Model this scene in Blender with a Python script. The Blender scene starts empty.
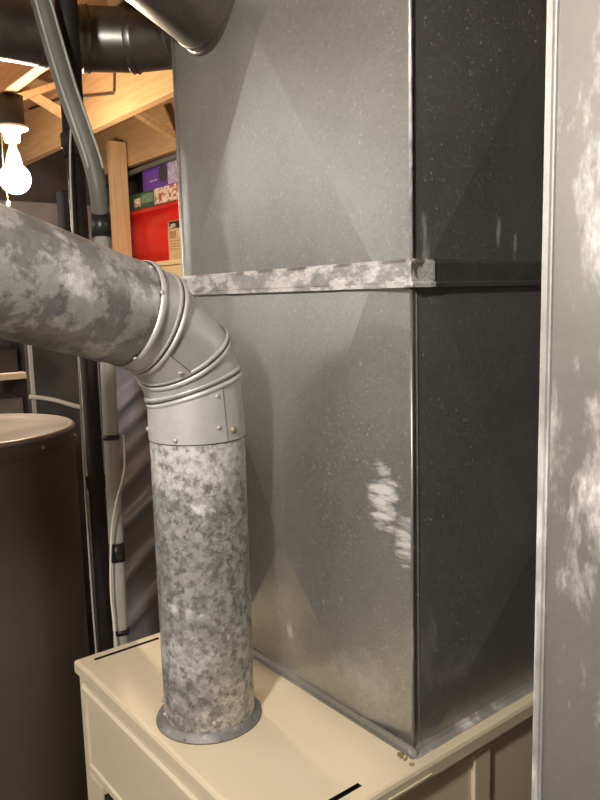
import bpy, bmesh, math, random
from mathutils import Vector, Matrix, noise as mnoise
random.seed(7)
scene = bpy.context.scene
COL = scene.collection

# ------------------------------------------------------------------ camera
cam_d = bpy.data.cameras.new('camera')
cam = bpy.data.objects.new('camera', cam_d); COL.objects.link(cam)
cam_d.sensor_fit = 'VERTICAL'; cam_d.sensor_height = 36.0
cam_d.lens = 36.0 * 738.0 / 800.0
cam_d.clip_start = 0.02
W2C = Matrix(((0.6215, 0.7830, -0.0280), (-0.0904, 0.1071, 0.9901), (0.7782, -0.6128, 0.1373)))
W2C = Matrix.Rotation(math.radians(-0.15), 3, 'Z') @ W2C
rot = W2C.transposed().to_quaternion()
cam.rotation_mode = 'QUATERNION'; cam.rotation_quaternion = rot
cam.location = (0.7358, -0.7836, 1.6575)
scene.camera = cam

# ------------------------------------------------------------------ world, exposure
world = bpy.data.worlds.new('world'); scene.world = world
world.use_nodes = True
world.node_tree.nodes['Background'].inputs[0].default_value = (0.05, 0.05, 0.055, 1)
world.node_tree.nodes['Background'].inputs[1].default_value = 0.2
vs = scene.view_settings
vs.view_transform = 'Standard'; vs.look = 'None'; vs.gamma = 1.0; vs.use_curve_mapping = False
vs.exposure = 0.0
BULB_NEAR = 730.0     # radiance of the lamp behind the camera
BULB_FAR = 460.0      # radiance of the lamp in view
BULB_ADDED = 130.0  # radiance of the added out-of-view bulb at far left
ADDED_TUBES = 50.0           # radiance of the added out-of-view tube light, left of the camera
ADDED_TUBES_AT = (-2.1, -1.9, 2.30)
ADDED_LAMP_AT = (-3.0, -1.12, 2.37)
NEAR_LAMP_AT = (0.43, -1.12, 2.37)
FAR_LAMP_AT = (-1.96, 0.098, 2.37)

# ------------------------------------------------------------------ node helpers
def nmat(name):
    m = bpy.data.materials.new(name); m.use_nodes = True
    nt = m.node_tree; nt.nodes.clear()
    out = nt.nodes.new('ShaderNodeOutputMaterial'); b = nt.nodes.new('ShaderNodeBsdfPrincipled')
    nt.links.new(b.outputs[0], out.inputs[0])
    return m, nt, b
def N(nt, t, **kw):
    n = nt.nodes.new(t)
    for k, v in kw.items(): setattr(n, k, v)
    return n
def coords(nt, scale=(1, 1, 1), src='Object'):
    tc = N(nt, 'ShaderNodeTexCoord'); mp = N(nt, 'ShaderNodeMapping'); mp.inputs['Scale'].default_value = scale
    nt.links.new(tc.outputs[src], mp.inputs[0]); return mp.outputs[0]
def noise(nt, vec, scale, detail=3, rough=0.5, dist=0.0):
    n = N(nt, 'ShaderNodeTexNoise'); n.inputs['Scale'].default_value = scale; n.inputs['Detail'].default_value = detail
    n.inputs['Roughness'].default_value = rough; n.inputs['Distortion'].default_value = dist
    nt.links.new(vec, n.inputs['Vector']); return n
def ramp(nt, fac, stops):
    r = N(nt, 'ShaderNodeValToRGB'); els = r.color_ramp.elements
    while len(els) > 1: els.remove(els[-1])
    els[0].position = stops[0][0]; c = stops[0][1]; els[0].color = c if len(c) == 4 else (*c, 1)
    for p, c in stops[1:]:
        e = els.new(p); e.color = c if len(c) == 4 else (*c, 1)
    nt.links.new(fac, r.inputs[0]); return r.outputs[0]
def g(v): return (v, v, v, 1)
def mix(nt, fac, a, b, mode='MIX'):
    m = N(nt, 'ShaderNodeMix'); m.data_type = 'RGBA'; m.blend_type = mode
    for sock, v in ((0, fac), (6, a), (7, b)):
        if hasattr(v, 'is_linked'): nt.links.new(v, m.inputs[sock])
        else: m.inputs[sock].default_value = v if sock == 0 or len(v) == 4 else (*v, 1)
    return m.outputs[2]
def math_(nt, op, a, b=None, clamp=False):
    m = N(nt, 'ShaderNodeMath'); m.operation = op; m.use_clamp = clamp
    for i, v in enumerate((a, b)):
        if v is None: continue
        if hasattr(v, 'is_linked'): nt.links.new(v, m.inputs[i])
        else: m.inputs[i].default_value = v
    return m.outputs[0]
def bump(nt, b, h, strength, dist=0.001):
    bp = N(nt, 'ShaderNodeBump'); bp.inputs['Strength'].default_value = strength; bp.inputs['Distance'].default_value = dist
    nt.links.new(h, bp.inputs['Height']); nt.links.new(bp.outputs[0], b.inputs['Normal'])

def plain(name, col, rough=0.5, metal=0.0, var=0.08, scale=12.0, spec=0.5, bumpv=0.0):
    m, nt, b = nmat(name); v = coords(nt)
    n = noise(nt, v, scale, 4)
    lo = tuple(c * (1 - var) for c in col); hi = tuple(min(1, c * (1 + var)) for c in col)
    nt.links.new(ramp(nt, n.outputs[0], [(0.3, lo), (0.7, hi)]), b.inputs['Base Color'])
    b.inputs['Roughness'].default_value = rough; b.inputs['Metallic'].default_value = metal
    b.inputs['Specular IOR Level'].default_value = spec
    if bumpv: bump(nt, b, n.outputs[0], bumpv)
    return m

def blob_mask(nt, pos, radii):
    """1 inside an ellipsoid round pos (object coordinates), fading to 0 at its edge"""
    tc = N(nt, 'ShaderNodeTexCoord')
    s = N(nt, 'ShaderNodeVectorMath'); s.operation = 'SUBTRACT'; nt.links.new(tc.outputs['Object'], s.inputs[0]); s.inputs[1].default_value = pos
    d = N(nt, 'ShaderNodeVectorMath'); d.operation = 'DIVIDE'; nt.links.new(s.outputs[0], d.inputs[0]); d.inputs[1].default_value = radii
    l = N(nt, 'ShaderNodeVectorMath'); l.operation = 'LENGTH'; nt.links.new(d.outputs[0], l.inputs[0])
    return math_(nt, 'SUBTRACT', 1.0, l.outputs['Value'], True)

def galv(name, dark, light, cell=80, cellmix=0.4, blot_scale=12, blot=(0.42, 0.58), white=None, speck=0.0,
         metal=0.8, rough=0.42, stretch=(1, 1, 1), spots=(), tint=(1, 1, 0.97)):
    """galvanised sheet: crystal spangle, cloudy zinc, white rust"""
    m, nt, b = nmat(name)
    v = coords(nt)
    dn = noise(nt, v, cell * 0.8, 3)
    add = N(nt, 'ShaderNodeVectorMath'); add.operation = 'MULTIPLY_ADD'
    nt.links.new(dn.outputs['Color'], add.inputs[0]); add.inputs[1].default_value = (1.6 / cell,) * 3; nt.links.new(v, add.inputs[2])
    vo = N(nt, 'ShaderNodeTexVoronoi'); vo.inputs['Scale'].default_value = cell; nt.links.new(add.outputs[0], vo.inputs['Vector'])
    sep = N(nt, 'ShaderNodeSeparateColor'); nt.links.new(vo.outputs['Color'], sep.inputs[0])
    bl = noise(nt, v, blot_scale, 6, 0.66, 0.1)
    bf = ramp(nt, bl.outputs[0], [(blot[0], g(0)), (blot[1], g(1))])
    f = mix(nt, cellmix, bf, sep.outputs[0])
    d = tuple(dark * t for t in tint); l = tuple(light * t for t in tint)
    col = mix(nt, f, d, l)
    wf = None
    if white:
        vs_ = coords(nt, stretch)
        wn = noise(nt, vs_, white[0], 7, 0.68, 0.15)
        wf = ramp(nt, wn.outputs[0], [(white[1], g(0)), (white[1] + white[2], g(1))])
        fine = noise(nt, vs_, white[0] * 9, 4, 0.65)
        wf = math_(nt, 'MULTIPLY', wf, ramp(nt, fine.outputs[0], [(0.30, g(0.25)), (0.62, g(1))]), True)
    if speck:
        sn = noise(nt, v, 190, 2, 0.6)
        sf = ramp(nt, sn.outputs[0], [(0.63, g(0)), (0.72, g(speck))])
        wf = sf if wf is None else math_(nt, 'MAXIMUM', wf, sf)
    for pos, rad, st, strength in spots:
        mk = blob_mask(nt, pos, rad)
        sn = noise(nt, coords(nt, st), 75, 6, 0.7)
        s_ = math_(nt, 'ADD', math_(nt, 'MULTIPLY', mk, 0.30), sn.outputs[0])
        s_ = ramp(nt, s_, [(0.56, g(0)), (0.74, g(strength))])
        s_ = math_(nt, 'MULTIPLY', s_, math_(nt, 'MULTIPLY', mk, 3.5, True))
        wf = s_ if wf is None else math_(nt, 'MAXIMUM', wf, s_)
    if wf is not None:
        col = mix(nt, wf, col, (0.72, 0.71, 0.69))
        mt = math_(nt, 'MULTIPLY', math_(nt, 'SUBTRACT', 1.0, wf), metal); nt.links.new(mt, b.inputs['Metallic'])
        rr = math_(nt, 'ADD', math_(nt, 'MULTIPLY', wf, 0.3), rough, True); nt.links.new(rr, b.inputs['Roughness'])
    else:
        b.inputs['Metallic'].default_value = metal; b.inputs['Roughness'].default_value = rough
    nt.links.new(col, b.inputs['Base Color'])
    return m

def wood(name, c1, c2, axis=0, rough=0.6):
    m, nt, b = nmat(name)
    s = [14, 14, 14]; s[axis] = 0.9
    n = noise(nt, coords(nt, s), 4, 6, 0.6, 0.5)
    big = noise(nt, coords(nt), 2.5, 2)
    f = mix(nt, 0.35, n.outputs[0], big.outputs[0])
    nt.links.new(ramp(nt, f, [(0.32, c1), (0.68, c2)]), b.inputs['Base Color'])
    b.inputs['Roughness'].default_value = rough
    bump(nt, b, n.outputs[0], 0.15)
    return m

# ------------------------------------------------------------------ materials
PLEN0 = (-0.32, 0.28, 0.95)   # plenum base, used to turn stain positions into its object space
def ps(x, y, z): return (x - PLEN0[0], y - PLEN0[1], z - PLEN0[2])
M = {}
M['plenum'] = galv('galvanised_plenum', 0.32, 0.48, cell=230, cellmix=0.25, blot_scale=3.2, blot=(0.3, 0.7), speck=0.5, metal=0.84, rough=0.42,
    tint=(0.985, 1.0, 0.955), spots=[
    (ps(-0.062, 0, 1.345), (0.036, 0.05, 0.075), (0.25, 1, 1.2), 0.85), (ps(-0.02, 0, 1.285), (0.026, 0.05, 0.06), (0.25, 1, 1.2), 0.7),
    (ps(-0.29, 0, 1.05), (0.014, 0.05, 0.026), (1, 1, 0.3), 0.6), (ps(0, 0.195, 1.75), (0.05, 0.008, 0.03), (1, 1, 0.3), 0.45),
    (ps(0, 0.24, 1.728), (0.05, 0.007, 0.03), (1, 1, 0.3), 0.6), (ps(0, 0.03, 1.74), (0.05, 0.012, 0.06), (1, 1, 0.3), 0.4),
    (ps(0.0, 0.03, 1.12), (0.05, 0.03, 0.09), (0.6, 0.6, 0.4), 0.14), (ps(0, 0.09, 1.06), (0.05, 0.10, 0.04), (0.5, 0.5, 0.5), 0.12),
    (ps(-0.005, 0.0, 1.12), (0.012, 0.012, 0.10), (1, 1, 0.3), 0.8), (ps(-0.10, 0, 1.03), (0.12, 0.03, 0.07), (0.6, 0.6, 0.5), 0.2)])
M['seam'] = galv('galvanised_seam_highlight', 0.55, 0.8, cell=300, cellmix=0.5, speck=0.9, metal=0.7, rough=0.4, white=(40, 0.45, 0.15))  # paler than the panels: the upper corner's highlight put into its colour
M['cleat'] = galv('oxidised_cleat', 0.35, 0.5, cell=200, white=(24, 0.47, 0.06), stretch=(0.6, 1, 1.1), metal=0.8, rough=0.45)
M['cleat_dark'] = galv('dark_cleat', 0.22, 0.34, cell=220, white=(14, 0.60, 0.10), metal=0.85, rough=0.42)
M['pipe_tilt'] = galv('cloudy_galvanised_pipe', 0.26, 0.62, cell=85, cellmix=0.25, blot_scale=16, blot=(0.465, 0.53), metal=0.55, rough=0.46, white=(13, 0.58, 0.07))
M['pipe_up'] = galv('spangled_galvanised_pipe', 0.22, 0.64, cell=125, cellmix=0.55, blot_scale=60, blot=(0.475, 0.535), metal=0.55, rough=0.46, white=(15, 0.60, 0.06),
    spots=[((0, 0, 0.46), (0.2, 0.2, 0.085), (1, 1, 1), 0.75), ((0.02, -0.05, 0.14), (0.09, 0.06, 0.06), (1, 1, 1), 0.6)])
M['elbow'] = galv('pale_elbow_metal', 0.58, 0.68, cell=120, cellmix=0.3, blot_scale=25, blot=(0.3, 0.7), metal=0.42, rough=0.5, white=(30, 0.66, 0.1))
M['bead'] = galv('elbow_bead_metal', 0.55, 0.66, cell=120, cellmix=0.3, blot_scale=25, blot=(0.3, 0.7), metal=0.45, rough=0.5)
M['collar'] = galv('dull_collar_metal', 0.20, 0.30, cell=90, cellmix=0.4, metal=0.5, rough=0.55, white=(22, 0.6, 0.1))
M['screw'] = plain('screw_metal', (0.50, 0.49, 0.46), 0.5, 0.5)
M['brass'] = plain('yellowed_screw', (0.36, 0.32, 0.20), 0.5, 0.5)
M['joint'] = plain('dark_joint', (0.09, 0.09, 0.085), 0.6, 0.3)
M['return'] = galv('stained_return_duct', 0.23, 0.29, cell=160, cellmix=0.2, blot_scale=6, blot=(0.3, 0.7), white=(12, 0.535, 0.14), stretch=(1.3, 1.3, 0.5),
    metal=0.50, rough=0.5, tint=(1, 0.965, 0.885))
M['return_seam'] = galv('return_duct_seam', 0.50, 0.60, cell=200, white=(10, 0.50, 0.10), stretch=(1.5, 1.5, 0.4), metal=0.6, rough=0.45, tint=(1, .98, .94))
M['cream'] = plain('cream_enamel', (0.74, 0.65, 0.47), 0.42, 0, 0.03, 3.0)
M['black'] = plain('black_inside', (0.006, 0.006, 0.006), 0.8, 0, 0.1)
M['putty'] = plain('dried_putty', (0.25, 0.19, 0.10), 0.8, 0, 0.4, 120)
M['ductdark'] = galv('dull_branch_duct', 0.16, 0.23, cell=150, cellmix=0.3, blot_scale=6, metal=0.9, rough=0.36, tint=(1, .95, .86))
M['tank'] = plain('taupe_tank_enamel', (0.125, 0.105, 0.085), 0.38, 0.25, 0.10, 5)
M['tanktop'] = plain('taupe_tank_lid_sheen', (0.29, 0.255, 0.24), 0.30, 0.35, 0.08, 7)  # paler than the jacket: the bulb's reflection put into the lid colour
M['iron'] = plain('black_iron', (0.018, 0.015, 0.012), 0.6, 0.1, 0.25, 30, 0.3)
M['pvc'] = plain('grey_plastic_pipe', (0.36, 0.37, 0.33), 0.45, 0, 0.12, 14)
M['hose'] = plain('grey_soft_hose', (0.12, 0.115, 0.10), 0.5, 0, 0.12, 14)
M['tape'] = plain('black_tape', (0.012, 0.012, 0.013), 0.4)
M['whitewire'] = plain('white_wire', (0.75, 0.72, 0.62), 0.5)
M['sheet'] = plain('dark_plastic_sheet', (0.33, 0.325, 0.365), 0.3, 0, 0.12, 5, 0.8)
M['locker'] = plain('dark_locker_paint', (0.07, 0.064, 0.06), 0.28, 0.2, 0.4, 9, 0.7)
M['trimmetal'] = plain('bright_edge_trim', (0.80, 0.78, 0.74), 0.3, 0.6, 0.05)
M['strapgrey'] = plain('blue_grey_steel', (0.16, 0.16, 0.17), 0.4, 0.4)
M['joist'] = wood('joist_pine', (0.40, 0.235, 0.11), (0.60, 0.39, 0.21), 0)
M['studwood'] = wood('stud_pine', (0.50, 0.31, 0.16), (0.72, 0.50, 0.29), 2)
M['ply'] = wood('plywood_subfloor', (0.33, 0.19, 0.09), (0.45, 0.28, 0.14), 1)
M['shelfwood'] = wood('shelf_board', (0.55, 0.40, 0.22), (0.70, 0.54, 0.32), 0)
M['shelfcream'] = plain('cream_shelf_edge', (0.62, 0.52, 0.38), 0.5)
M['concrete'] = plain('grey_concrete', (0.23, 0.21, 0.21), 0.85, 0, 0.15, 6, 0.3, 0.3)
M['block'] = plain('painted_block', (0.66, 0.65, 0.62), 0.8, 0, 0.08, 6, 0.3, 0.2)
M['rim'] = plain('dark_rim_board', (0.055, 0.042, 0.04), 0.7, 0, 0.35, 7)
M['floor'] = plain('concrete_floor', (0.24, 0.23, 0.21), 0.8, 0, 0.18, 5, 0.3, 0.3)
M['porcelain'] = plain('porcelain', (0.75, 0.72, 0.66), 0.25)
M['boxdark'] = plain('dark_box_paint', (0.05, 0.042, 0.038), 0.6)
M['red'] = plain('red_gloss_plastic', (0.62, 0.020, 0.014), 0.25, 0, 0.06, 8)
M['redlid'] = plain('red_lid_plastic', (0.55, 0.018, 0.014), 0.25, 0, 0.06, 8)
M['green'] = plain('green_carton', (0.035, 0.085, 0.05), 0.55, 0, 0.3, 60)
M['greentxt'] = plain('pale_green_print', (0.16, 0.26, 0.17), 0.55, 0, 0.4, 120)
M['purple'] = plain('purple_carton', (0.13, 0.05, 0.36), 0.4, 0, 0.15, 20)
M['lilac'] = plain('lilac_print', (0.42, 0.36, 0.55), 0.4, 0, 0.4, 40)
M['tan'] = plain('tan_carton', (0.50, 0.33, 0.18), 0.65, 0, 0.1, 30)
M['tanprint'] = plain('brown_print', (0.28, 0.17, 0.085), 0.65, 0, 0.2, 30)
M['labelblack'] = plain('black_print', (0.02, 0.016, 0.012), 0.5)
M['labelwhite'] = plain('white_print', (0.75, 0.70, 0.6), 0.5)
M['yellow'] = plain('mustard_bag', (0.42, 0.33, 0.13), 0.6, 0, 0.3, 25)
M['greybox'] = plain('grey_carton', (0.20, 0.17, 0.15), 0.6, 0, 0.2, 25)
def xmas_mat():
    m, nt, b = nmat('red_and_white_print'); v = coords(nt)
    n = noise(nt, v, 26, 3, 0.6, 1.5)
    nt.links.new(ramp(nt, n.outputs[0], [(0.42, (0.72, 0.63, 0.52)), (0.5, (0.72, 0.63, 0.52)), (0.54, (0.36, 0.05, 0.04)), (0.62, (0.45, 0.12, 0.08)), (0.7, (0.12, 0.2, 0.1))]), b.inputs['Base Color'])
    b.inputs['Roughness'].default_value = 0.5
    return m
M['xmas'] = xmas_mat()
def emit(name, col, s):
    m = bpy.data.materials.new(name); m.use_nodes = True; nt = m.node_tree; nt.nodes.clear()
    o = nt.nodes.new('ShaderNodeOutputMaterial'); e = nt.nodes.new('ShaderNodeEmission')
    e.inputs[0].default_value = (*col, 1); e.inputs[1].default_value = s; nt.links.new(e.outputs[0], o.inputs[0]); return m
M['glow_far'] = emit('lit_bulb_warm', (1.0, 0.80, 0.56), BULB_FAR)
M['glow_near'] = emit('lit_bulb_soft', (1.0, 0.95, 0.88), BULB_NEAR)
mg, ntg, bg_ = nmat('clear_glass'); bg_.inputs['Transmission Weight'].default_value = 0.9; bg_.inputs['Roughness'].default_value = 0.05
bg_.inputs['Base Color'].default_value = (0.95, 0.92, 0.85, 1); M['glass'] = mg

# ------------------------------------------------------------------ mesh helpers
class MB:
    def __init__(s): s.v = []; s.f = []; s.sm = []
    def add(s, vs, fs, smooth=False):
        o = len(s.v); s.v += [tuple(p) for p in vs]; s.f += [tuple(i + o for i in f) for f in fs]; s.sm += [smooth] * len(fs); return s
    def box(s, a, b):
        (x0, y0, z0), (x1, y1, z1) = a, b
        return s.add([(x0,y0,z0),(x1,y0,z0),(x1,y1,z0),(x0,y1,z0),(x0,y0,z1),(x1,y0,z1),(x1,y1,z1),(x0,y1,z1)],
                     [(0,3,2,1),(4,5,6,7),(0,1,5,4),(1,2,6,5),(2,3,7,6),(3,0,4,7)])
    def loft(s, rings, closed=True, caps=False, smooth=True):
        n = len(rings[0]); vs = [p for r in rings for p in r]; fs = []
        for i in range(len(rings) - 1):
            for j in range(n if closed else n - 1):
                k = (j + 1) % n
                fs.append((i*n+j, i*n+k, (i+1)*n+k, (i+1)*n+j))
        s.add(vs, fs, smooth)
        if caps:
            o = len(s.v) - len(vs)
            s.f += [tuple(o + j for j in reversed(range(n))), tuple(o + (len(rings)-1)*n + j for j in range(n))]; s.sm += [False, False]
        return s
    def tube(s, pts, rad, n=20, caps=True):
        pts = [Vector(p) for p in pts]; rads = rad if isinstance(rad, (list, tuple)) else [rad] * len(pts)
        rings = []; up = None
        for i, p in enumerate(pts):
            t = (pts[min(i+1, len(pts)-1)] - pts[max(i-1, 0)]).normalized()
            if up is None:
                up = Vector((0, 0, 1)) if abs(t.z) < 0.9 else Vector((1, 0, 0))
            a = (up - t * up.dot(t)).normalized(); up = a; b = t.cross(a)
            rings.append([p + rads[i] * (math.cos(q) * a + math.sin(q) * b) for q in (2*math.pi*j/n for j in range(n))])
        return s.loft(rings, caps=caps)
    def lathe(s, prof, c=(0, 0, 0), n=32, caps=False):
        rings = [[(c[0] + r*math.cos(2*math.pi*j/n), c[1] + r*math.sin(2*math.pi*j/n), c[2] + z) for j in range(n)] for r, z in prof]
        return s.loft(rings, caps=caps)
    def dome(s, p, nrm, r, h, n=10):
        p = Vector(p); nrm = Vector(nrm).normalized(); a = nrm.orthogonal().normalized(); b = nrm.cross(a)
        rings = [[p + nrm*hh + rr*(math.cos(q)*a + math.sin(q)*b) for q in (2*math.pi*j/n for j in range(n))]
                 for rr, hh in ((r, -0.001), (r, h*0.3), (r*0.75, h*0.8), (r*0.3, h))]
        return s.loft(rings, caps=True)
    def build(s, name, mat, parent=None, bevel=0.0, origin=None):
        me = bpy.data.meshes.new(name)
        o0 = Vector(origin) if origin is not None else (Vector(parent['_base']) if parent and '_base' in parent else Vector((0, 0, 0)))
        me.from_pydata([Vector(p) - o0 for p in s.v], [], s.f); me.validate()
        bm = bmesh.new(); bm.from_mesh(me); bmesh.ops.recalc_face_normals(bm, faces=bm.faces[:]); bm.to_mesh(me); bm.free()
        if len(me.polygons) == len(s.sm): me.polygons.foreach_set('use_smooth', s.sm)
        me.materials.append(M[mat] if isinstance(mat, str) else mat)
        ob = bpy.data.objects.new(name, me); COL.objects.link(ob)
        if parent:
            ob.parent = parent
            if origin is not None or True:
                ob.location = (0, 0, 0)
        else: ob.location = o0
        if bevel:
            bv = ob.modifiers.new('edge', 'BEVEL'); bv.width = bevel; bv.segments = 2; bv.limit_method = 'ANGLE'
        return ob
def tag(o, label, cat, group=None):
    o['label'] = label; o['category'] = cat
    if group: o['group'] = group
    return o
def thing(name, base, label, cat, group=None):
    o = bpy.data.objects.new(name, None); COL.objects.link(o); o.location = base; o['_base'] = base
    o.empty_display_size = 0.05
    return tag(o, label, cat, group)
def sub(name, mb, mat, part, bevel=0.0):
    """sub-part: shares its part's local frame (part sits at its thing's base)"""
    ob = mb.build(name, mat, None, bevel, origin=part.parent['_base']); ob.location = (0, 0, 0); ob.parent = part; return ob
def structure(o): o['kind'] = 'structure'; return o

# ------------------------------------------------------------------ the room
structure(MB().box((-3.7, -3.7, -0.1), (3.2, 1.9, 0)).build('floor', 'floor'))
structure(MB().box((-3.6, -3.6, 0), (-3.4, 1.75, 2.21)).build('wall_left', 'concrete'))
structure(MB().box((-3.6, -3.6, 2.21), (-3.5, 1.75, 2.605)).build('trim_1', 'rim'))
structure(MB().box((-3.6, 1.75, 0), (3.1, 1.85, 2.605)).build('wall_back', 'concrete'))
structure(MB().box((3.0, -3.6, 0), (3.1, 1.75, 2.605)).build('wall_right', 'concrete'))
structure(MB().box((-3.6, -3.7, 0), (3.1, -3.6, 2.605)).build('wall_front', 'block'))
ceil = structure(MB().box((-3.6, -3.7, 2.605), (3.1, 1.85, 2.63)).build('ceiling', 'ply'))
JY = [-3.36, -2.93, -2.5, -2.07, -1.64, -1.21, -0.78, -0.36, 0.065, 0.538, 1.03, 1.46]
jm = None
for i, y in enumerate(JY):
    if jm is None:
        o = MB().box((-3.5, 0, 2.37), (3.0, 0.04, 2.605)).build('joist', 'joist', ceil, 0.003); jm = o.data
    else:
        o = bpy.data.objects.new('joist', jm); COL.objects.link(o); o.parent = ceil
        bv = o.modifiers.new('edge', 'BEVEL'); bv.width = 0.003; bv.segments = 2
    o.location = (0, y, 0)
def strut(x, y0, y1, up):
    z0, z1 = (2.38, 2.585) if up else (2.585, 2.38)
    w = 0.018
    m = MB().add([(x-.009, y0, z0), (x-.009, y1, z1), (x-.009, y1, z1+w*2), (x-.009, y0, z0+w*2), (x+.03, y0, z0), (x+.03, y1, z1), (x+.03, y1, z1+w*2), (x+.03, y0, z0+w*2)],
                 [(0,1,2,3),(7,6,5,4),(0,4,5,1),(3,2,6,7),(0,3,7,4),(1,5,6,2)])
    m.v = [(a, b, min(c, 2.604)) for a, b, c in m.v]
    return m.build('bridging_strut', 'joist', ceil)
strut(-2.38, 0.106, 0.538, False); strut(-2.34, 0.106, 0.538, True)
strut(-2.42, 0.579, 1.03, False); strut(-2.30, 0.579, 1.03, True)

# ------------------------------------------------------------------ furnace
FX0, FX1, FY0, FY1, FT = -0.644, 0.028, -0.280, 0.60, 0.95
fur = thing('furnace', ((FX0+FX1)/2, (FY0+FY1)/2, 0), 'cream painted steel furnace cabinet under the galvanised plenum', 'furnace')
# top cap with two real slots
xs = [FX0, -0.627, -0.618, -0.003, 0.006, FX1]; ys = [FY0, -0.255, -0.112, FY1]
cap = MB()
verts = {}
def gv(i, j):
    if (i, j) not in verts: verts[(i, j)] = len(cap.v); cap.v.append((xs[i], ys[j], FT))
    return verts[(i, j)]
for i in range(5):
    for j in range(3):
        if j == 1 and i in (1, 3): continue
        cap.f.append((gv(i, j), gv(i+1, j), gv(i+1, j+1), gv(i, j+1))); cap.sm.append(False)
Q = 0.004
prof = [(0, 0), (Q*0.0, 0), (Q, -Q*0.4), (Q*1.6, -Q*1.6), (Q*1.6, -0.026), (0.001, -0.026), (0.001, -0.010)]
rings = [[(FX0-d, FY0-d, FT+z), (FX1+d, FY0-d, FT+z), (FX1+d, FY1+d, FT+z), (FX0-d, FY1+d, FT+z)] for d, z in prof]
cap.loft(rings, smooth=False)
topcap = cap.build('top_cap', 'cream', fur)
for i in (1, 3):
    s = MB().add([(xs[i], ys[1], FT), (xs[i+1], ys[1], FT), (xs[i+1], ys[2], FT), (xs[i], ys[2], FT), (xs[i]-.003, ys[1]-.003, FT-.012), (xs[i+1]+.003, ys[1]-.003, FT-.012), (xs[i+1]+.003, ys[2]+.003, FT-.012), (xs[i]-.003, ys[2]+.003, FT-.012)],
                 [(0,1,5,4),(1,2,6,5),(2,3,7,6),(3,0,4,7),(4,5,6,7)])
    so = sub('slot', s, 'black', topcap)
MB().box((FX0+.006, FY0+.012, 0.05), (FX1-.014, FY1-.004, FT-.013)).build('body', 'cream', fur)
MB().box((FX0+.03, FY0+.04, 0.0), (FX1-.03, FY1-.03, 0.05)).build('plinth', 'black', fur)
# left side (facing -Y): stiles, door panel with raised border, lower grille
for a, b in ((FX0+.002, FX0+.026), (FX1-.026, FX1-.002)):
    MB().box((a, FY0-.001, 0.05), (b, FY0+.014, FT-.024)).build('stile', 'cream', fur, 0.002)
def raised_panel(name, x0, x1, z0, z1, y, parent, mat='cream'):
    d1, d2 = 0.005, 0.012
    def R(ins, yy): return [(x0+ins, yy, z0+ins), (x1-ins, yy, z0+ins), (x1-ins, yy, z1-ins), (x0+ins, yy, z1-ins)]
    m = MB().loft([R(0, y+.014), R(0, y), R(d1, y-.005), R(d1+d2, y-.005), R(d1+d2+.004, y-.001)], smooth=False)
    m.f.append(tuple(range(len(m.v)-4, len(m.v)))); m.sm.append(False)
    return m.build(name, mat, parent)
raised_panel('door_panel', -0.622, 0.0, 0.728, 0.908, FY0-.002, fur)
MB().box((-0.622, FY0+.002, 0.10), (0.0, FY0+.013, 0.70)).build('burner_recess', 'black', fur)
for k in range(18):
    z = 0.12 + k * 0.032
    MB().add([(-0.56, FY0+.004, z), (-0.06, FY0+.004, z), (-0.06, FY0-.008, z+.02), (-0.56, FY0-.008, z+.02), (-0.56, FY0-.008, z+.0215), (-0.06, FY0-.008, z+.0215), (-.06, FY0+.004, z+.003), (-.56, FY0+.004, z+.003)],
             [(0,1,2,3),(3,2,5,4),(4,5,6,7),(7,6,1,0),(0,3,4,7),(1,6,5,2)]).build('louvre', 'cream', fur)
for a, b in ((-0.622, -0.56), (-0.06, 0.0)):
    MB().box((a, FY0-.002, 0.10), (b, FY0+.012, 0.715)).build('grille_frame', 'cream', fur, 0.002)
# right side (facing +X): frame with recessed panels
xr = FX1 - 0.002
for a, b, z0, z1 in ((FY0, FY1, 0.907, FT-.024), (FY0, FY1, 0.05, 0.12)):
    MB().box((xr-.014, a, z0), (xr, b, z1)).build('rail', 'cream', fur, 0.0015)
for a, b in ((FY0, -0.20), (0.122, 0.163), (0.52, FY1)):
    MB().box((xr-.014, a, 0.12), (xr, b, 0.907)).build('stile', 'cream', fur, 0.0015)
for a, b in ((-0.20, 0.122), (0.163, 0.52)):
    MB().box((xr-.016, a, 0.12), (xr-.0075, b, 0.907)).build('recessed_panel', 'cream', fur)
MB().box((FX1+.004, FY0+.05, FT-.0215), (FX1+.0085, 0.006, FT-.018)).build('lip_strip', 'cream', fur)

# ------------------------------------------------------------------ plenum
PT = 2.366
PX0, PX1, PY0, PY1 = -0.645, 0.003, 0.0, 0.56
ple = thing('supply_plenum', PLEN0, 'tall grey galvanised sheet metal plenum box standing on the cream furnace', 'plenum')
def crossbreak(u0, u1, z0, z1, au, az, tl, tr, bl, br, d, fn):
    """facetted panel: apex (au,az) proud by d, creases run to points tl/tr on the top edge and bl/br on the bottom edge"""
    def plane(p, q):   # outward height of plane through p, q (height 0) and apex (height d)
        nx, nz = q[1]-p[1], -(q[0]-p[0]); k = nx*(au-p[0]) + nz*(az-p[1])
        return lambda u, z: d * (nx*(u-p[0]) + nz*(z-p[1])) / k
    L = plane((bl, z0), (tl, z1)); R = plane((br, z0), (tr, z1))
    P = [(au, az, d), (tl, z1, 0), (tr, z1, 0), (u1, z1, R(u1, z1)), (u1, z0, R(u1, z0)), (br, z0, 0), (bl, z0, 0), (u0, z0, L(u0, z0)), (u0, z1, L(u0, z1))]
    m = MB()
    m.add([fn(*p) for p in P], [(0, 1, 2), (0, 2, 3, 4, 5), (0, 5, 6), (0, 6, 7, 8, 1)])
    return m
lf = lambda u, z, h: (u, PY0 - h, z)
rf = lambda u, z, h: (PX1 + h, u, z)
ZB0, ZB1 = 1.670, 1.707
D = 0.020
def panel(name, m, parent=ple):
    o = m.build(name, 'plenum', parent); return o
panel('panel', crossbreak(PX0, PX1, FT, ZB0, -0.29, 1.225, -0.60, -0.08, -0.50, -0.10, D*1.4, lf))
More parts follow.
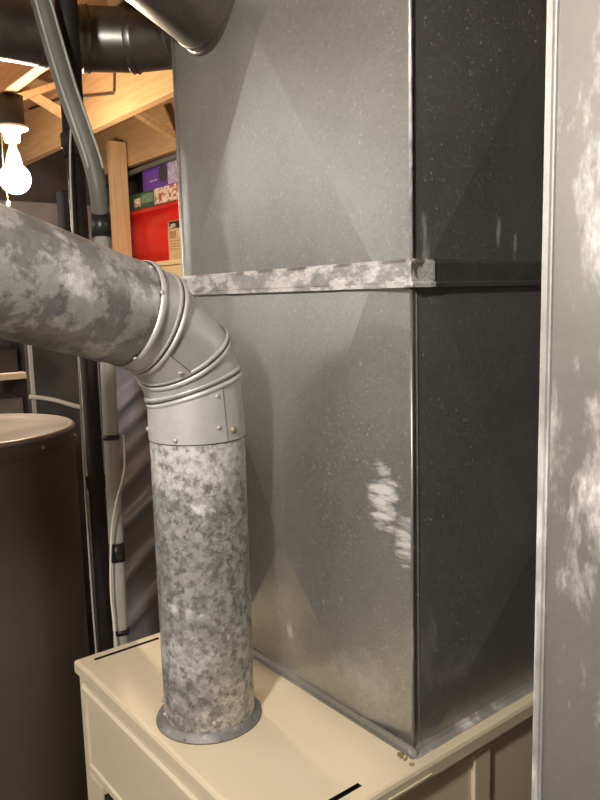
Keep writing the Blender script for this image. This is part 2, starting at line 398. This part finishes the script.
panel('panel', crossbreak(PX0, PX1, ZB1, PT, -0.326, 2.092, -0.60, -0.10, -0.615, -0.0756, D, lf))
panel('panel', crossbreak(PY0, PY1, FT, ZB0, 0.30, 1.235, 0.04, 0.52, 0.034, 0.52, D, rf))
panel('panel', crossbreak(PY0, PY1, ZB1, PT, 0.29, 2.06, 0.04, 0.52, 0.039, 0.52, D, rf))
panel('panel', MB().add([(PX0, PY0, FT), (PX0, PY1, FT), (PX0, PY1, PT), (PX0, PY0, PT)], [(0,1,2,3)]))
panel('panel', MB().add([(PX0, PY1, FT), (PX1, PY1, FT), (PX1, PY1, PT), (PX0, PY1, PT)], [(0,1,2,3)]))
panel('panel', MB().add([(PX0, PY0, PT), (PX1, PY0, PT), (PX1, PY1, PT), (PX0, PY1, PT)], [(0,1,2,3)]))
panel('panel', MB().add([(PX0, PY0, ZB0), (PX1, PY0, ZB0), (PX1, PY0, ZB1), (PX0, PY0, ZB1)], [(0,1,2,3)]))
panel('panel', MB().add([(PX1, PY0, ZB0), (PX1, PY1, ZB0), (PX1, PY1, ZB1), (PX1, PY0, ZB1)], [(0,1,2,3)]))
# corner seams
def edge_roll(x, y, z0, z1, r, mat='seam'):
    return MB().tube([(x, y, z0), (x, y, z1)], r, 10).build('corner_seam', mat, ple)
edge_roll(PX1-.0005, PY0+.0005, ZB1, PT, 0.0030)
edge_roll(PX1-.0005, PY0+.0005, FT, ZB0, 0.0026, 'plenum')
edge_roll(PX0+.001, PY0+.001, FT, PT, 0.0034, 'plenum')
edge_roll(PX1, PY1, FT, PT, 0.004, 'plenum')
# cleats: folded strip, flat with a hemmed lower lip
def cleat_prof(fn, a, b, t):
    pr = [(ZB0-.002, 0), (ZB0-.002, t+.003), (ZB0+.004, t+.003), (ZB0+.006, t), (ZB1-.004, t), (ZB1+.001, t-.003), (ZB1+.001, 0)]
    return MB().loft([[fn(u, z, h) for z, h in pr] for u in (a, b)], closed=True, caps=True, smooth=False)
cleat_prof(lf, PX0-.004, PX1+.0103, 0.008).build('cleat', 'cleat', ple)
cleat_prof(rf, PY0-.0112, PY0+.038, 0.0105).build('cleat_tab', 'cleat', ple)
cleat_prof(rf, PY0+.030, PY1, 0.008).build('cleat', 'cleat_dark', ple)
# base flange (turned-out strip)
MB().loft([[(u, -h, z) for h, z in ((0, FT), (0.012, FT), (0.012, FT+.0025), (0.006, FT+.004), (0.0035, FT+.012), (0, FT+.012))] for u in (PX0-.004, PX1+.010)], caps=True, smooth=False).build('base_flange', 'plenum', ple)
MB().loft([[(h, u, z) for h, z in ((0, FT), (0.016, FT), (0.016, FT+.0025), (0.007, FT+.005), (0.0035, FT+.013), (0, FT+.013))] for u in (PY0-.008, PY1)], caps=True, smooth=False).build('base_flange', 'return_seam', ple)
pm = MB()
for k in range(9):
    a = random.uniform(-0.014, 0.02); b = random.uniform(-0.022, -0.009)
    pm.dome((a, b, FT), (0, 0, 1), random.uniform(.002, .0045), random.uniform(.002, .004), 7)
pm.build('putty', 'putty', ple)

# ------------------------------------------------------------------ flue pipe
FXC, FYC, FR = -0.3015, -0.1819, 0.0785
flue = thing('flue_pipe', (FXC, FYC, FT), 'mottled galvanised round flue pipe with elbow rising from the cream furnace', 'flue pipe')
az = math.radians(288.47); el = math.radians(15.18)
E3 = Vector((math.cos(az), math.sin(az), 0)); N3 = E3.cross(Vector((0, 0, 1)))
O3 = Vector((FXC, FYC, 0))
def frame(u, z, th, ph):
    th = math.radians(th); ph = math.radians(ph)
    nn = math.cos(th) * Vector((0, 0, 1)) + math.sin(th) * E3; nn = (nn * math.cos(ph) + N3 * math.sin(ph)).normalized()
    a = (N3 - nn * N3.dot(nn)).normalized(); s = nn.cross(a)
    return O3 + u * E3 + Vector((0, 0, z)), nn, a, s
FRM = {'base': frame(0, FT - .01, 0, 0), 'col': frame(0, 1.4385, 0, 0), 'b3': frame(.004, 1.521, 12.8, 11.6), 'b2': frame(.0259, 1.5707, 31.5, 3.9),
       'b1': frame(.0894, 1.6245, 64.6, 16), 'end': frame(.1284, 1.6399, 71, 13.5)}
TD = (E3 * math.cos(el) + Vector((0, 0, 1)) * math.sin(el))
tax = O3 + Vector((0, 0, 1.6037))
def ringpts(fr, r, off=0.0, n=56):
    c, nn, a, s = fr
    return [c + nn * off + r * (math.cos(q) * a + math.sin(q) * s) for q in (2*math.pi*j/n for j in range(n))]
def gore(k1, k2, r=FR, steps=4):
    A = ringpts(FRM[k1], r); B = ringpts(FRM[k2], r)
    return MB().loft([[p.lerp(q, t/steps) for p, q in zip(A, B)] for t in range(steps+1)])
# vertical pipe (slips inside the elbow collar) and tilted pipe
mb = MB().loft([[Vector((FXC + (FR-.0015)*math.cos(q), FYC + (FR-.0015)*math.sin(q), z)) for q in (2*math.pi*j/56 for j in range(56))] for z in (FT-.01, 1.05, 1.15, 1.25, 1.35, 1.45)])
vp = mb.build('vertical_pipe', 'pipe_up', flue)
endc = FRM['end'][0]
t0 = (endc - tax).dot(TD)
a_ = (N3 - TD*N3.dot(TD)).normalized(); s_ = TD.cross(a_)
mb = MB().loft([ringpts(FRM['end'], FR - .006, -.008), ringpts(FRM['end'], FR - .0015, .003)] +
               [[tax + TD*(t0 + d) + (FR - .0015)*(math.cos(q)*a_ + math.sin(q)*s_) for q in (2*math.pi*j/56 for j in range(56))] for d in (.04, .1, .2, .4, .6, .9, 1.5, 2.2)])
tp = mb.build('tilted_pipe', 'pipe_tilt', flue)
g4 = gore('col', 'b3').build('elbow_gore', 'elbow', flue)
g3 = gore('b3', 'b2').build('elbow_gore', 'elbow', flue)
g2 = gore('b2', 'b1').build('elbow_gore', 'elbow', flue)
g1 = gore('b1', 'end').build('elbow_gore', 'elbow', flue)
def beads(k, offs, part, name='bead', hgt=0.0032, w=0.0040, mat='bead'):
    for off in offs:
        prof = [(-w, 0.0003), (-w*.7, hgt*.7), (0, hgt), (w*.7, hgt*.7), (w, 0.0003)]
        sub(name, MB().loft([ringpts(FRM[k], FR + h, off + d) for d, h in prof]), mat, part)
beads('b3', (-0.0052, 0.0052), g4)
beads('b2', (-0.0050, 0.0050), g3)
beads('b1', (-0.0052, 0.0052), g2)
beads('end', (0.0,), g1, hgt=0.003, w=0.005)
# dark joint lines in the crimps and under the collar edge
for k, part in (('b3', g4), ('b2', g3), ('b1', g2)):
    sub('joint_line', MB().loft([ringpts(FRM[k], FR + .0012, d) for d in (-0.0012, 0.0012)]), 'joint', part)
sub('joint_line', MB().loft([ringpts(FRM['col'], FR - .0004, d) for d in (-0.0016, 0.0)]), 'joint', vp)
def surf(k1, k2, phi, t, off=0.0):
    out = []
    for k in (k1, k2):
        c, nn, a, s = FRM[k]; q = math.radians(phi); dirv = math.cos(q)*a + math.sin(q)*s
        out.append((c + (FR+off)*dirv, dirv))
    return out[0][0].lerp(out[1][0], t), out[0][1].lerp(out[1][1], t).normalized()
def seam_strip(k1, k2, phi, t0, t1, part, w=0.0011, mat='joint', hh=0.0009):
    r = []
    for i in range(7):
        t = t0 + (t1-t0)*i/6
        dphi = math.degrees(w / FR)
        r.append([surf(k1, k2, phi-dphi, t, -.0005)[0], surf(k1, k2, phi-dphi, t, hh)[0], surf(k1, k2, phi+dphi, t, hh)[0], surf(k1, k2, phi+dphi, t, -.0005)[0]])
    return sub('seam', MB().loft(r, closed=True, caps=True, smooth=False), mat, part)
def lap_strip(k1, k2, phi, t0, t1, part, deg, h=0.0016):
    r = []
    for i in range(7):
        t = t0 + (t1-t0)*i/6
        r.append([surf(k1, k2, phi, t, -.0005)[0]] + [surf(k1, k2, phi + deg*j/4, t, h*(1-j/4)+.0001)[0] for j in range(5)])
    return sub('seam_lap', MB().loft(r, closed=True, caps=True, smooth=False), 'elbow', part)
lap_strip('b3', 'col', 167, 0.05, 1.0, g4, -18); seam_strip('b3', 'col', 167, 0.05, 1.0, g4)
lap_strip('b1', 'b2', 140, 0.10, 0.92, g2, -16); seam_strip('b1', 'b2', 140, 0.06, 0.95, g2)
for k1, k2, ph, t, part, r, mt in (('b1','b2',132,.75,g2,.0045,'screw'), ('b3','col',160,.2,g4,.0042,'screw'), ('b3','col',158,.74,g4,.0042,'screw'),
                                ('b3','col',178,.83,g4,.0062,'brass'), ('b3','col',106,.90,g4,.0045,'screw'), ('b3','col',48,.72,g4,.0045,'screw')):
    p, d = surf(k1, k2, ph, t); sub('screw', MB().dome(p, d, r, r*.75), mt, part)
def on_pipe(deg, z):
    d = Vector((math.cos(math.radians(deg)), math.sin(math.radians(deg)), 0)); return O3 + d*(FR-.0015) + Vector((0, 0, z)), d
for deg, z in ((-25, 0.978), (-105, 0.97), (-120, 0.985)):
    p, d = on_pipe(deg, z); sub('screw', MB().dome(p, d, .0048, .0035), 'screw', vp)
p = tax + TD*(t0+.02); dd = (-a_*0.75 - s_*0.66)
for ang in (200, 235, 120):
    d = math.cos(math.radians(ang))*a_ + math.sin(math.radians(ang))*s_
    sub('screw', MB().dome(p + d*(FR-.0015), d, .0042, .003), 'screw', tp)
# collar round the base
MB().lathe([(FR-.001, .012), (FR+.002, .012), (FR+.005, .006), (FR+.011, .003), (FR+.0125, .0005), (FR-.001, .0005)], (FXC-.002, FYC, FT), 48).build('base_collar', 'collar', flue)
for deg in (-150, -100, -60, -20, 200):
    d = Vector((math.cos(math.radians(deg)), math.sin(math.radians(deg)), 0))
    MB().dome(O3 + d*(FR+.0085) + Vector((0, 0, FT+.0045)), (0, 0, 1), .0028, .002, 8).build('collar_screw', 'collar', flue)

# ------------------------------------------------------------------ return duct at the right
RX, RY = 0.3044, -0.1323
ret = thing('return_duct', (RX+.25, RY+.3, 0), 'close pale grey duct with white stains at the right edge', 'duct')
MB().box((RX+.002, RY, 0), (RX+.52, RY+.60, 2.366)).build('duct_body', 'return', ret, 0.002)
MB().loft([[(x, y, z) for x, y in ((RX, RY+.012), (RX, RY-.003), (RX+.0015, RY-.0055), (RX+.008, RY-.0055), (RX+.0095, RY-.0035), (RX+.0115, RY-.0035), (RX+.012, RY+.001), (RX+.003, RY+.012))] for z in (0.0, 2.366)], caps=True, smooth=False).build('corner_seam', 'return_seam', ret)
MB().loft([[(x, y, z) for x, y in ((RX+.522, RY+.012), (RX+.522, RY-.003), (RX+.512, RY-.004), (RX+.510, RY+.001))] for z in (0.0, 2.366)], caps=True, smooth=False).build('corner_seam', 'return_seam', ret)

# ------------------------------------------------------------------ round takeoff out of the plenum
tko = thing('takeoff_duct', (-0.497, 0, 2.237), 'dark round takeoff duct angled up out of the plenum face', 'duct')
tdv = Vector((0, -math.cos(math.radians(26)), math.sin(math.radians(26))))
def tring(r, s, n=56): return [Vector((-0.497 + r*math.cos(q), -0.0005, 2.237 + r*math.sin(q))) + tdv*s for q in (2*math.pi*j/n for j in range(n))]
tb = MB().loft([tring(.126, .004), tring(.126, .10), tring(.126, .2), tring(.126, .31)]).build('duct_wall', 'ductdark', tko)
sub('collar_bead', MB().loft([tring(.126, .001), tring(.1285, .003), tring(.1285, .010), tring(.126, .014)]), 'ductdark', tb)
sub('collar_bead', MB().loft([tring(.1255, .020), tring(.1285, .024), tring(.1255, .030)]), 'ductdark', tb)
# ------------------------------------------------------------------ branch duct with elbow, upper left
brd = thing('branch_duct', (-1.09, -0.2, 2.294), 'dark round branch duct with gored elbow under the joists at upper left', 'duct')
BR = 0.074
path = [(-1.09, -1.5, 2.294), (-1.09, -0.10, 2.294), (-1.068, 0.0, 2.294), (-1.01, 0.10, 2.294), (-0.92, 0.17, 2.294), (-0.80, 0.205, 2.294), (-0.645, 0.21, 2.294)]
pv = [Vector(p) for p in path]
def jdir(i):
    a = (pv[i]-pv[i-1]).normalized() if i else (pv[1]-pv[0]).normalized()
    b = (pv[i+1]-pv[i]).normalized() if i < len(pv)-1 else a
    return (a+b).normalized()
def bring(i, r, off=0.0, n=40):
    t = jdir(i); up = Vector((0, 0, 1)); s = t.cross(up).normalized()
    return [pv[i] + t*off + r*(math.cos(q)*s + math.sin(q)*up) for q in (2*math.pi*j/n for j in range(n))]
for i in range(len(pv)-1):
    part = MB().loft([bring(i, BR), bring(i+1, BR)]).build('straight_section' if i in (0, 5) else 'elbow_gore', 'ductdark', brd)
    if i:
        sub('bead', MB().loft([bring(i, BR, -.011), bring(i, BR+.004, -.006), bring(i, BR+.001, 0), bring(i, BR+.004, .006), bring(i, BR, .011)]), 'ductdark', part)

# ------------------------------------------------------------------ water heater
wh = thing('water_heater', (-1.165, -0.322, 0), 'taupe brown cylindrical water heater at the left edge', 'water heater')
WC = (-1.165, -0.322, 0); WR = 0.25
MB().lathe([(WR-.006, 0.03), (WR-.003, 0.04), (WR-.003, 1.352)], WC, 72).build('tank_jacket', 'tank', wh)
lid = MB().lathe([(WR+.001, 1.350), (WR+.001, 1.354), (WR-.001, 1.357), (WR-.005, 1.36), (WR-.012, 1.3595), (WR-.016, 1.356), (0.10, 1.358), (0.02, 1.360), (0.0005, 1.360)], WC, 72).build('lid', 'tanktop', wh)
for k in range(10):
    q = math.radians(36*k - 12); d = Vector((math.cos(q), math.sin(q), 0))
    sub('screw', MB().dome(Vector(WC) + d*(WR+.001) + Vector((0, 0, 1.333)), d, .004, .003, 8), 'screw', lid)
sub('rim_band', MB().lathe([(WR+.0012, 1.317), (WR+.0035, 1.317), (WR+.0035, 1.3215), (WR+.0012, 1.3215)], WC, 72), 'tank', lid)
MB().lathe([(0.20, 0.0), (0.22, 0.0), (0.22, 0.035), (0.20, 0.035)], WC, 40).build('base_ring', 'iron', wh)

# ------------------------------------------------------------------ pipes behind the furnace
gp = thing('iron_pipe', (-0.852, -0.133, 0), 'black iron pipe rising beside the grey conduit behind the furnace', 'pipe')
gx, gy = -0.852, -0.133
MB().tube([(gx, gy, 0), (gx, gy, 1.97)], 0.0185, 20).build('lower_pipe', 'iron', gp)
up_ = MB().tube([(gx, gy, 1.97), (gx-.02, gy+.012, 2.60)], 0.0235, 20).build('upper_pipe', 'iron', gp)
MB().tube([(gx, gy, 1.985), (gx, gy, 1.99), (gx-.001, gy, 2.015), (gx-.001, gy, 2.02)], [0.022, 0.030, 0.030, 0.025], 8).build('union', 'iron', gp)
MB().tube([(gx, gy, 1.235), (gx, gy, 1.24), (gx, gy, 1.265), (gx, gy, 1.27)], [0.019, 0.0225, 0.0225, 0.019], 16).build('coupling', 'iron', gp)
MB().box((gx-.040, gy-.034, 1.815), (gx-.008, gy-.010, 1.90)).build('bracket', 'iron', gp, 0.004)
MB().box((gx-.026, gy-.030, 1.70), (gx-.002, gy-.012, 1.815)).build('bracket_leg', 'iron', gp, 0.003)
cd = thing('conduit', (-0.703, -0.162, 0.0), 'grey plastic conduit and hose taped together behind the furnace', 'conduit')
p0, p1 = Vector((-0.7005, -0.164, 0.90)), Vector((-0.7760, -0.1165, 1.83))
def cp(z): return p0.lerp(p1, (z - .90)/.93)
MB().tube([(p0.x, p0.y, 0.0), (p0.x, p0.y, 0.4), (p0.x, p0.y, 0.80), cp(0.94), cp(1.4), cp(1.85)], 0.0160, 20).build('rigid_pipe', 'pvc', cd)
hp = [cp(1.835), Vector((-0.7655, -0.1235, 1.8918)), Vector((-0.7691, -0.1320, 1.952)), Vector((-0.7811, -0.1479, 2.0223)), Vector((-0.7963, -0.1657, 2.1018)), Vector((-0.8087, -0.1802, 2.180)), Vector((-0.8173, -0.1925, 2.247)), Vector((-0.8263, -0.199, 2.305)), Vector((-0.85, -0.21, 2.60))]
def smooth_path(pts, k=6):
    out = []
    for i in range(len(pts)-1):
        a, b, c, d = pts[max(i-1,0)], pts[i], pts[i+1], pts[min(i+2, len(pts)-1)]
        for j in range(k):
            t = j/k
            out.append(0.5*((2*b) + (-a+c)*t + (2*a-5*b+4*c-d)*t*t + (-a+3*b-3*c+d)*t**3))
    out.append(pts[-1]); return out
hs = smooth_path(hp)
MB().tube(hs, [0.0175 + 0.004*min(1, i/20) for i in range(len(hs))], 20).build('hose', 'hose', cd)
for off in (Vector((0.010, -0.016, 0)), Vector((0.020, 0.009, 0))):
    MB().tube([p + off*1.08 for p in hs[10:]], 0.0028, 8).build('hose_ridge', 'pvc', cd)
def wrap(za, zb, r=0.0178):
    MB().tube([cp(za), cp(zb)], r, 20).build('tape', 'tape', cd)
wrap(1.795, 1.845, 0.0200); wrap(1.366, 1.377); wrap(1.105, 1.145, 0.0185); wrap(0.947, 0.957, 0.019)
ww = [Vector(p) for p in ((-0.702, -0.128, 1.38), (-0.692, -0.136, 1.307), (-0.684, -0.163, 1.24), (-0.689, -0.175, 1.172), (-0.683, -0.186, 1.06), (-0.674, -0.187, 0.955), (-0.672, -0.187, 0.80))]
tag(MB().tube(smooth_path(ww), 0.0022, 8).build('white_wire', 'whitewire'), 'thin white wire hanging along the grey conduit below the elbow', 'wire')
bw = [Vector(p) for p in ((-0.815, -0.148, 2.06), (-0.814, -0.160, 1.96), (-0.806, -0.168, 1.80), (-0.79, -0.180, 1.55), (-0.772, -0.192, 1.25), (-0.738, -0.206, 1.02), (-0.715, -0.214, 0.85), (-0.705, -0.218, 0.003))]
tag(MB().tube(smooth_path(bw), 0.0022, 8).build('grey_wire', 'pvc'), 'thin grey wire hanging down in front of the black iron pipe', 'wire')

# ------------------------------------------------------------------ dark plastic sheet behind
def sheet():
    ny, nz = 60, 110; y0, y1, z0, z1 = 0.115, 0.80, 0.02, 1.60
    vs_, fs = [], []
    for j in range(nz+1):
        for i in range(ny+1):
            y = y0+(y1-y0)*i/ny; z = z0+(z1-z0)*j/nz
            s = (z - 0.72*y)
            h = 0.0
            for c, w, a in ((1.23, .022, .020), (1.145, .018, .016), (1.07, .020, .014), (0.985, .03, .018), (0.86, .025, .02), (0.70, .03, .02), (0.55, .03, .02), (1.40, .03, .015)):
                h += 1.5 * a * math.exp(-((s-c)/w)**2) * (0.75+0.25*math.sin(9*y+c*20))
            h += 0.010 * mnoise.noise((y*5, z*4, 0.3))
            vs_.append((-1.36 + h, y, z))
    for j in range(nz):
        for i in range(ny):
            k = j*(ny+1)+i; fs.append((k, k+1, k+ny+2, k+ny+1))
    return MB().add(vs_, fs, True)
ps_ = thing('plastic_sheet', (-1.36, 0.41, 0), 'creased dark grey plastic sheet hanging behind the furnace', 'sheet')
so = sheet().build('sheet', 'sheet', ps_)
sd = so.modifiers.new('thick', 'SOLIDIFY'); sd.thickness = 0.002
MB().box((-1.395, 0.10, 1.56), (-1.365, 0.82, 1.60)).build('hanging_batten', 'rim', ps_)
for y in (0.12, 0.77):
    MB().box((-1.395, y, 0.0), (-1.365, y+.03, 1.56)).build('post', 'rim', ps_)

# ------------------------------------------------------------------ locker behind the water heater
lk = thing('metal_locker', (-1.62, 0.07, 0), 'narrow dark locker with bright edge trim behind the water heater', 'locker')
MB().box((-1.645, -0.018, 0), (-1.605, 0.180, 1.60)).build('body', 'locker', lk, 0.003)
MB().box((-1.605, -0.020, 0.0), (-1.597, -0.008, 1.60)).build('edge_trim', 'trimmetal', lk, 0.001)
MB().box((-1.605, 0.138, 0.0), (-1.597, 0.145, 1.60)).build('edge_trim', 'trimmetal', lk, 0.001)
MB().box((-1.605, 0.145, 0.0), (-1.600, 0.181, 1.60)).build('side_flange', 'strapgrey', lk, 0.001)
MB().box((-1.605, -0.004, 0.02), (-1.601, 0.135, 1.58)).build('door', 'locker', lk, 0.001)
wc = [Vector(p) for p in ((-1.590, -0.03, 1.372), (-1.588, 0.0, 1.366), (-1.586, 0.05, 1.352), (-1.584, 0.10, 1.332), (-1.586, 0.15, 1.316), (-1.592, 0.19, 1.318))]
tag(MB().tube(smooth_path(wc), 0.0075, 8).build('white_cable', 'whitewire'), 'white cable strung across the front of the dark locker', 'cable')

# ------------------------------------------------------------------ low shelf at the far left
sh = thing('shelf_unit', (-2.2, -0.25, 0), 'shelf unit with cream front edges behind the water heater', 'shelf')
SZ = (0.30, 0.78, 1.250, 1.413, 1.66)
for z in SZ:
    MB().box((-2.36, -0.78, z-.024), (-2.0, 0.10, z)).build('shelf_board', 'shelfcream' if z == 1.413 else 'rim', sh, 0.002)
for y in (-0.80, 0.10):
    MB().box((-2.36, y, 0), (-2.0, y+.02, 1.66)).build('side_panel', 'rim', sh, 0.002)
def carton(name, a, b, mat, label, cat='box', group=None):
    c = thing(name, ((a[0]+b[0])/2, (a[1]+b[1])/2, a[2]), label, cat, group)
    MB().box(a, (b[0], b[1], b[2]-.004)).build('body', mat, c, 0.003)
    ym = (a[1]+b[1])/2
    MB().box((a[0]-.0005, a[1]-.0005, b[2]-.004), (b[0]+.0005, ym-.001, b[2])).build('flap', mat, c)
    MB().box((a[0]-.0005, ym+.001, b[2]-.004), (b[0]+.0005, b[1]+.0005, b[2])).build('flap', mat, c)
    return c
carton('storage_box', (-2.30, -0.12, 1.413), (-2.04, 0.085, 1.50), 'boxdark', 'black box on the cream edged shelf at far left')
carton('grey_carton', (-2.30, 0.00, 1.250), (-2.05, 0.095, 1.315), 'greybox', 'small grey brown carton below the cream shelf edge')
bag = MB().lathe([(0.001, 0), (.045, 0), (.055, .02), (.05, .055), (.025, .085), (.018, .1), (.001, .1)], (-2.12, -0.06, 1.250), 16).build('mustard_bag', 'yellow', None, origin=(-2.12, -0.06, 1.25))
tag(bag, 'small mustard bag below the cream shelf edge at left', 'bag')

# ------------------------------------------------------------------ stud, high shelf and boxes
tag(MB().box((-3.020, 0.928, 0.0), (-2.976, 1.0195, 2.49)).build('wood_stud', 'studwood', None, 0.003, origin=(-2.964, 0.98, 0)), 'pale vertical pine stud standing in front of the red tote', 'stud')
hsx = thing('high_shelf', (-2.7, 1.3, 1.84), 'pale wooden high shelf carrying the red tote and cartons', 'shelf')
MB().box((-3.38, 1.02, 1.835), (-1.7, 1.50, 1.858)).build('shelf_board', 'shelfwood', hsx, 0.002)
MB().box((-2.93, 1.035, 1.765), (-1.7, 1.07, 1.835)).build('front_rail', 'shelfwood', hsx, 0.002)
for x in (-3.3, -1.8):
    MB().box((x, 1.45, 1.77), (x+.04, 1.49, 2.45)).build('hanger', 'studwood', hsx, 0.002)
rt = thing('red_tote', (-2.86, 1.25, 1.858), 'glossy red plastic tote on the high shelf behind the stud', 'tote')
def rrect(x0, x1, y0, y1, z, r=0.03, n=5):
    out = []
    for cx, cy, a0 in ((x1-r, y1-r, 0), (x0+r, y1-r, 90), (x0+r, y0+r, 180), (x1-r, y0+r, 270)):
        for k in range(n):
            q = math.radians(a0 + 90*k/(n-1)); out.append((cx+r*math.cos(q), cy+r*math.sin(q), z))
    return out
MB().loft([rrect(-3.36+d, -2.478-d, 1.06+d, 1.44-d, z) for d, z in ((.012, 1.858), (.006, 2.0), (0, 2.12))], caps=True).build('tub', 'red', rt)
MB().loft([rrect(-3.37+d, -2.468-d, 1.05+d, 1.45-d, z) for d, z in ((.0, 2.12), (0, 2.138), (.006, 2.143))], caps=True, smooth=False).build('lid', 'redlid', rt)
gc = thing('christmas_carton', (-2.7, 1.2, 2.143), 'green and white printed carton lying on the red tote', 'carton')
MB().box((-3.08, 1.055, 2.143), (-2.44, 1.35, 2.226)).build('body', 'green', gc, 0.002)
MB().box((-2.755, 1.052, 2.147), (-2.442, 1.055, 2.224)).build('printed_panel', 'xmas', gc)
MB().box((-2.90, 1.0525, 2.168), (-2.775, 1.055, 2.212)).build('printed_panel', 'greentxt', gc)
MB().box((-2.985, 1.0525, 2.158), (-2.915, 1.055, 2.20)).build('printed_panel', 'xmas', gc)
pc = thing('purple_carton', (-2.55, 1.2, 2.226), 'purple carton on top of the green carton under the joist', 'carton')
MB().box((-2.92, 1.075, 2.226), (-2.42, 1.33, 2.345)).build('body', 'purple', pc, 0.002)
MB().loft([[(-2.69 + .045*math.cos(q), y, 2.295 + .042*math.sin(q)) for q in (2*math.pi*j/20 for j in range(20))] for y in (1.075, 1.0725)], caps=True, smooth=False).build('printed_panel', 'boxdark', pc)
MB().box((-2.64, 1.0725, 2.235), (-2.425, 1.075, 2.338)).build('printed_panel', 'lilac', pc)
MB().box((-2.84, 1.073, 2.270), (-2.76, 1.075, 2.278)).build('printed_panel', 'lilac', pc)
tc_ = thing('tan_carton', (-2.47, 1.03, 1.858), 'upright tan carton with black label in front of the red tote', 'carton')
MB().box((-2.575, 1.022, 1.858), (-2.42, 1.046, 2.044)).build('body', 'tan', tc_, 0.001)
lb = MB().box((-2.572, 1.0205, 2.006), (-2.422, 1.022, 2.041)).build('label', 'labelblack', tc_)
for k, (z, x1) in enumerate(((1.945, -2.46), (1.932, -2.47), (1.919, -2.455), (1.906, -2.48))):
    MB().box((-2.56, 1.0212, z), (x1, 1.022, z+.005)).build('print_line', 'tanprint', tc_)
MB().box((-2.558, 1.0212, 1.96), (-2.495, 1.022, 1.995)).build('printed_panel', 'tanprint', tc_)
fc = bpy.data.curves.new('lettering', 'FONT'); fc.body = 'Lum'; fc.size = 0.042; fc.extrude = 0.0004
fo = bpy.data.objects.new('lettering_source', fc); COL.objects.link(fo)
bpy.context.view_layer.update()
tme = bpy.data.meshes.new_from_object(fo.evaluated_get(bpy.context.evaluated_depsgraph_get())); bpy.data.objects.remove(fo)
tme.materials.append(M['labelwhite'])
to = bpy.data.objects.new('lettering', tme); COL.objects.link(to); to.parent = lb
to.location = Vector((-2.568, 1.0200, 2.010)) - Vector((-2.47, 1.03, 1.858)); to.rotation_euler = (math.pi/2, 0, 0)
rp = MB().tube([(-3.39, 1.05, 2.325), (-2.82, 1.05, 2.345), (-2.0, 1.05, 2.352)], 0.014, 12).build('grey_pipe', 'hose')
tag(rp, 'grey pipe running under the joist above the cartons', 'pipe')
cw = [Vector(p) for p in ((-3.0, 0.532, 2.597), (-2.6, 0.532, 2.56), (-2.06, 0.532, 2.462), (-2.052, 0.532, 2.47), (-2.036, 0.532, 2.56), (-2.03, 0.532, 2.60))]
tag(MB().tube(cw, 0.0045, 8).build('ceiling_cable', 'rim'), 'thin brown cable stapled across the joist face', 'cable')

# ------------------------------------------------------------------ bare bulb lamps, plus an added bulb and tube light
def lamp(at, label, glow, chain=True):
    x, y, z = at
    at = (x, y, z - .03)
    t = thing('ceiling_lamp', at, label, 'lamp')
    MB().lathe([(0.0005, .03), (.046, .03), (.046, -.060), (.040, -.066), (.040, -.070), (.0005, -.070)], at, 28).build('junction_box', 'boxdark', t)
    MB().lathe([(0.0005, -.070), (.055, -.070), (.058, -.075), (.056, -.080), (.040, -.086), (.029, -.094), (.027, -.118), (.024, -.124), (.0005, -.124)], at, 28).build('lampholder', 'porcelain', t)
    bl = MB().lathe([(.0135, -.118), (.0135, -.144), (.018, -.152), (.028, -.190), (.030, -.204)], at, 28).build('bulb_neck', 'glass', t)
    r = 0.052; zc = -.246
    prof = [(.0305, -.204)] + [(r*math.sin(math.radians(a)), zc + r*math.cos(math.radians(a))) for a in range(40, 180, 10)] + [(.001, zc - r)]
    MB().lathe(prof, at, 32).build('bulb', glow, t)
    if chain:
        pts = [(x-.035, y-.02, z-.06), (x-.040, y-.025, z-.2), (x-.034, y-.02, z-.35)]
        ch = MB().tube(pts, 0.0018, 6).build('pull_chain', 'brass', t)
        sub('pull_knob', MB().lathe([(.001, .0), (.006, -.004), (.007, -.014), (.001, -.022)], (x-.034, y-.02, z-.348), 10), 'porcelain', ch)
    MB().tube([(x+.030, y+.0, z-.026), (x+.040, y+.01, z-.010), (x+.036, y+.014, z)], 0.0035, 8).build('hook', 'porcelain', t)
    return t
lamp(FAR_LAMP_AT, 'bare lit bulb in a porcelain holder under the joists at left', 'glow_far')
M['glow_added'] = emit('lit_bulb_added', (1.0, 0.92, 0.80), BULB_ADDED)
M['tube'] = emit('lit_tube_added', (1.0, 0.97, 0.93), ADDED_TUBES)
sx, sy, sz = ADDED_TUBES_AT
sl = thing('added_tube_light', ADDED_TUBES_AT, 'added unseen twin tube light beyond the left edge brightening the plenum', 'lamp')  # added out of view to brighten the plenum's left face softly
MB().loft([[(x, sy+dy, sz+dz) for dy, dz in ((-.11, -.01), (-.06, .05), (.06, .05), (.11, -.01), (.106, -.012), (.057, .046), (-.057, .046), (-.106, -.012))] for x in (sx-.63, sx+.63)], caps=True, smooth=False).build('reflector', 'porcelain', sl)
for dy in (-.05, .05):
    MB().tube([(sx-.6, sy+dy, sz), (sx+.6, sy+dy, sz)], .019, 14).build('tube', 'tube', sl)
    for e_ in (-1, 1): MB().box((sx+e_*.605-.01, sy+dy-.015, sz-.025), (sx+e_*.605+.01, sy+dy+.015, sz+.049)).build('tube_socket', 'porcelain', sl)
for e_ in (-.5, .5): MB().tube([(sx+e_, sy, sz+.048), (sx+e_, sy, 2.604)], .003, 6).build('hanging_chain', 'brass', sl)
lamp(ADDED_LAMP_AT, 'added unseen bulb on the joists at far left brightening the plenum', 'glow_added')  # extra bulb added out of view to brighten the plenum's left face
lamp((NEAR_LAMP_AT[0], NEAR_LAMP_AT[1], NEAR_LAMP_AT[2]), 'bare lit bulb on the joists behind the photographer', 'glow_near')
for o in list(bpy.data.objects):
    if '_base' in o: del o['_base']
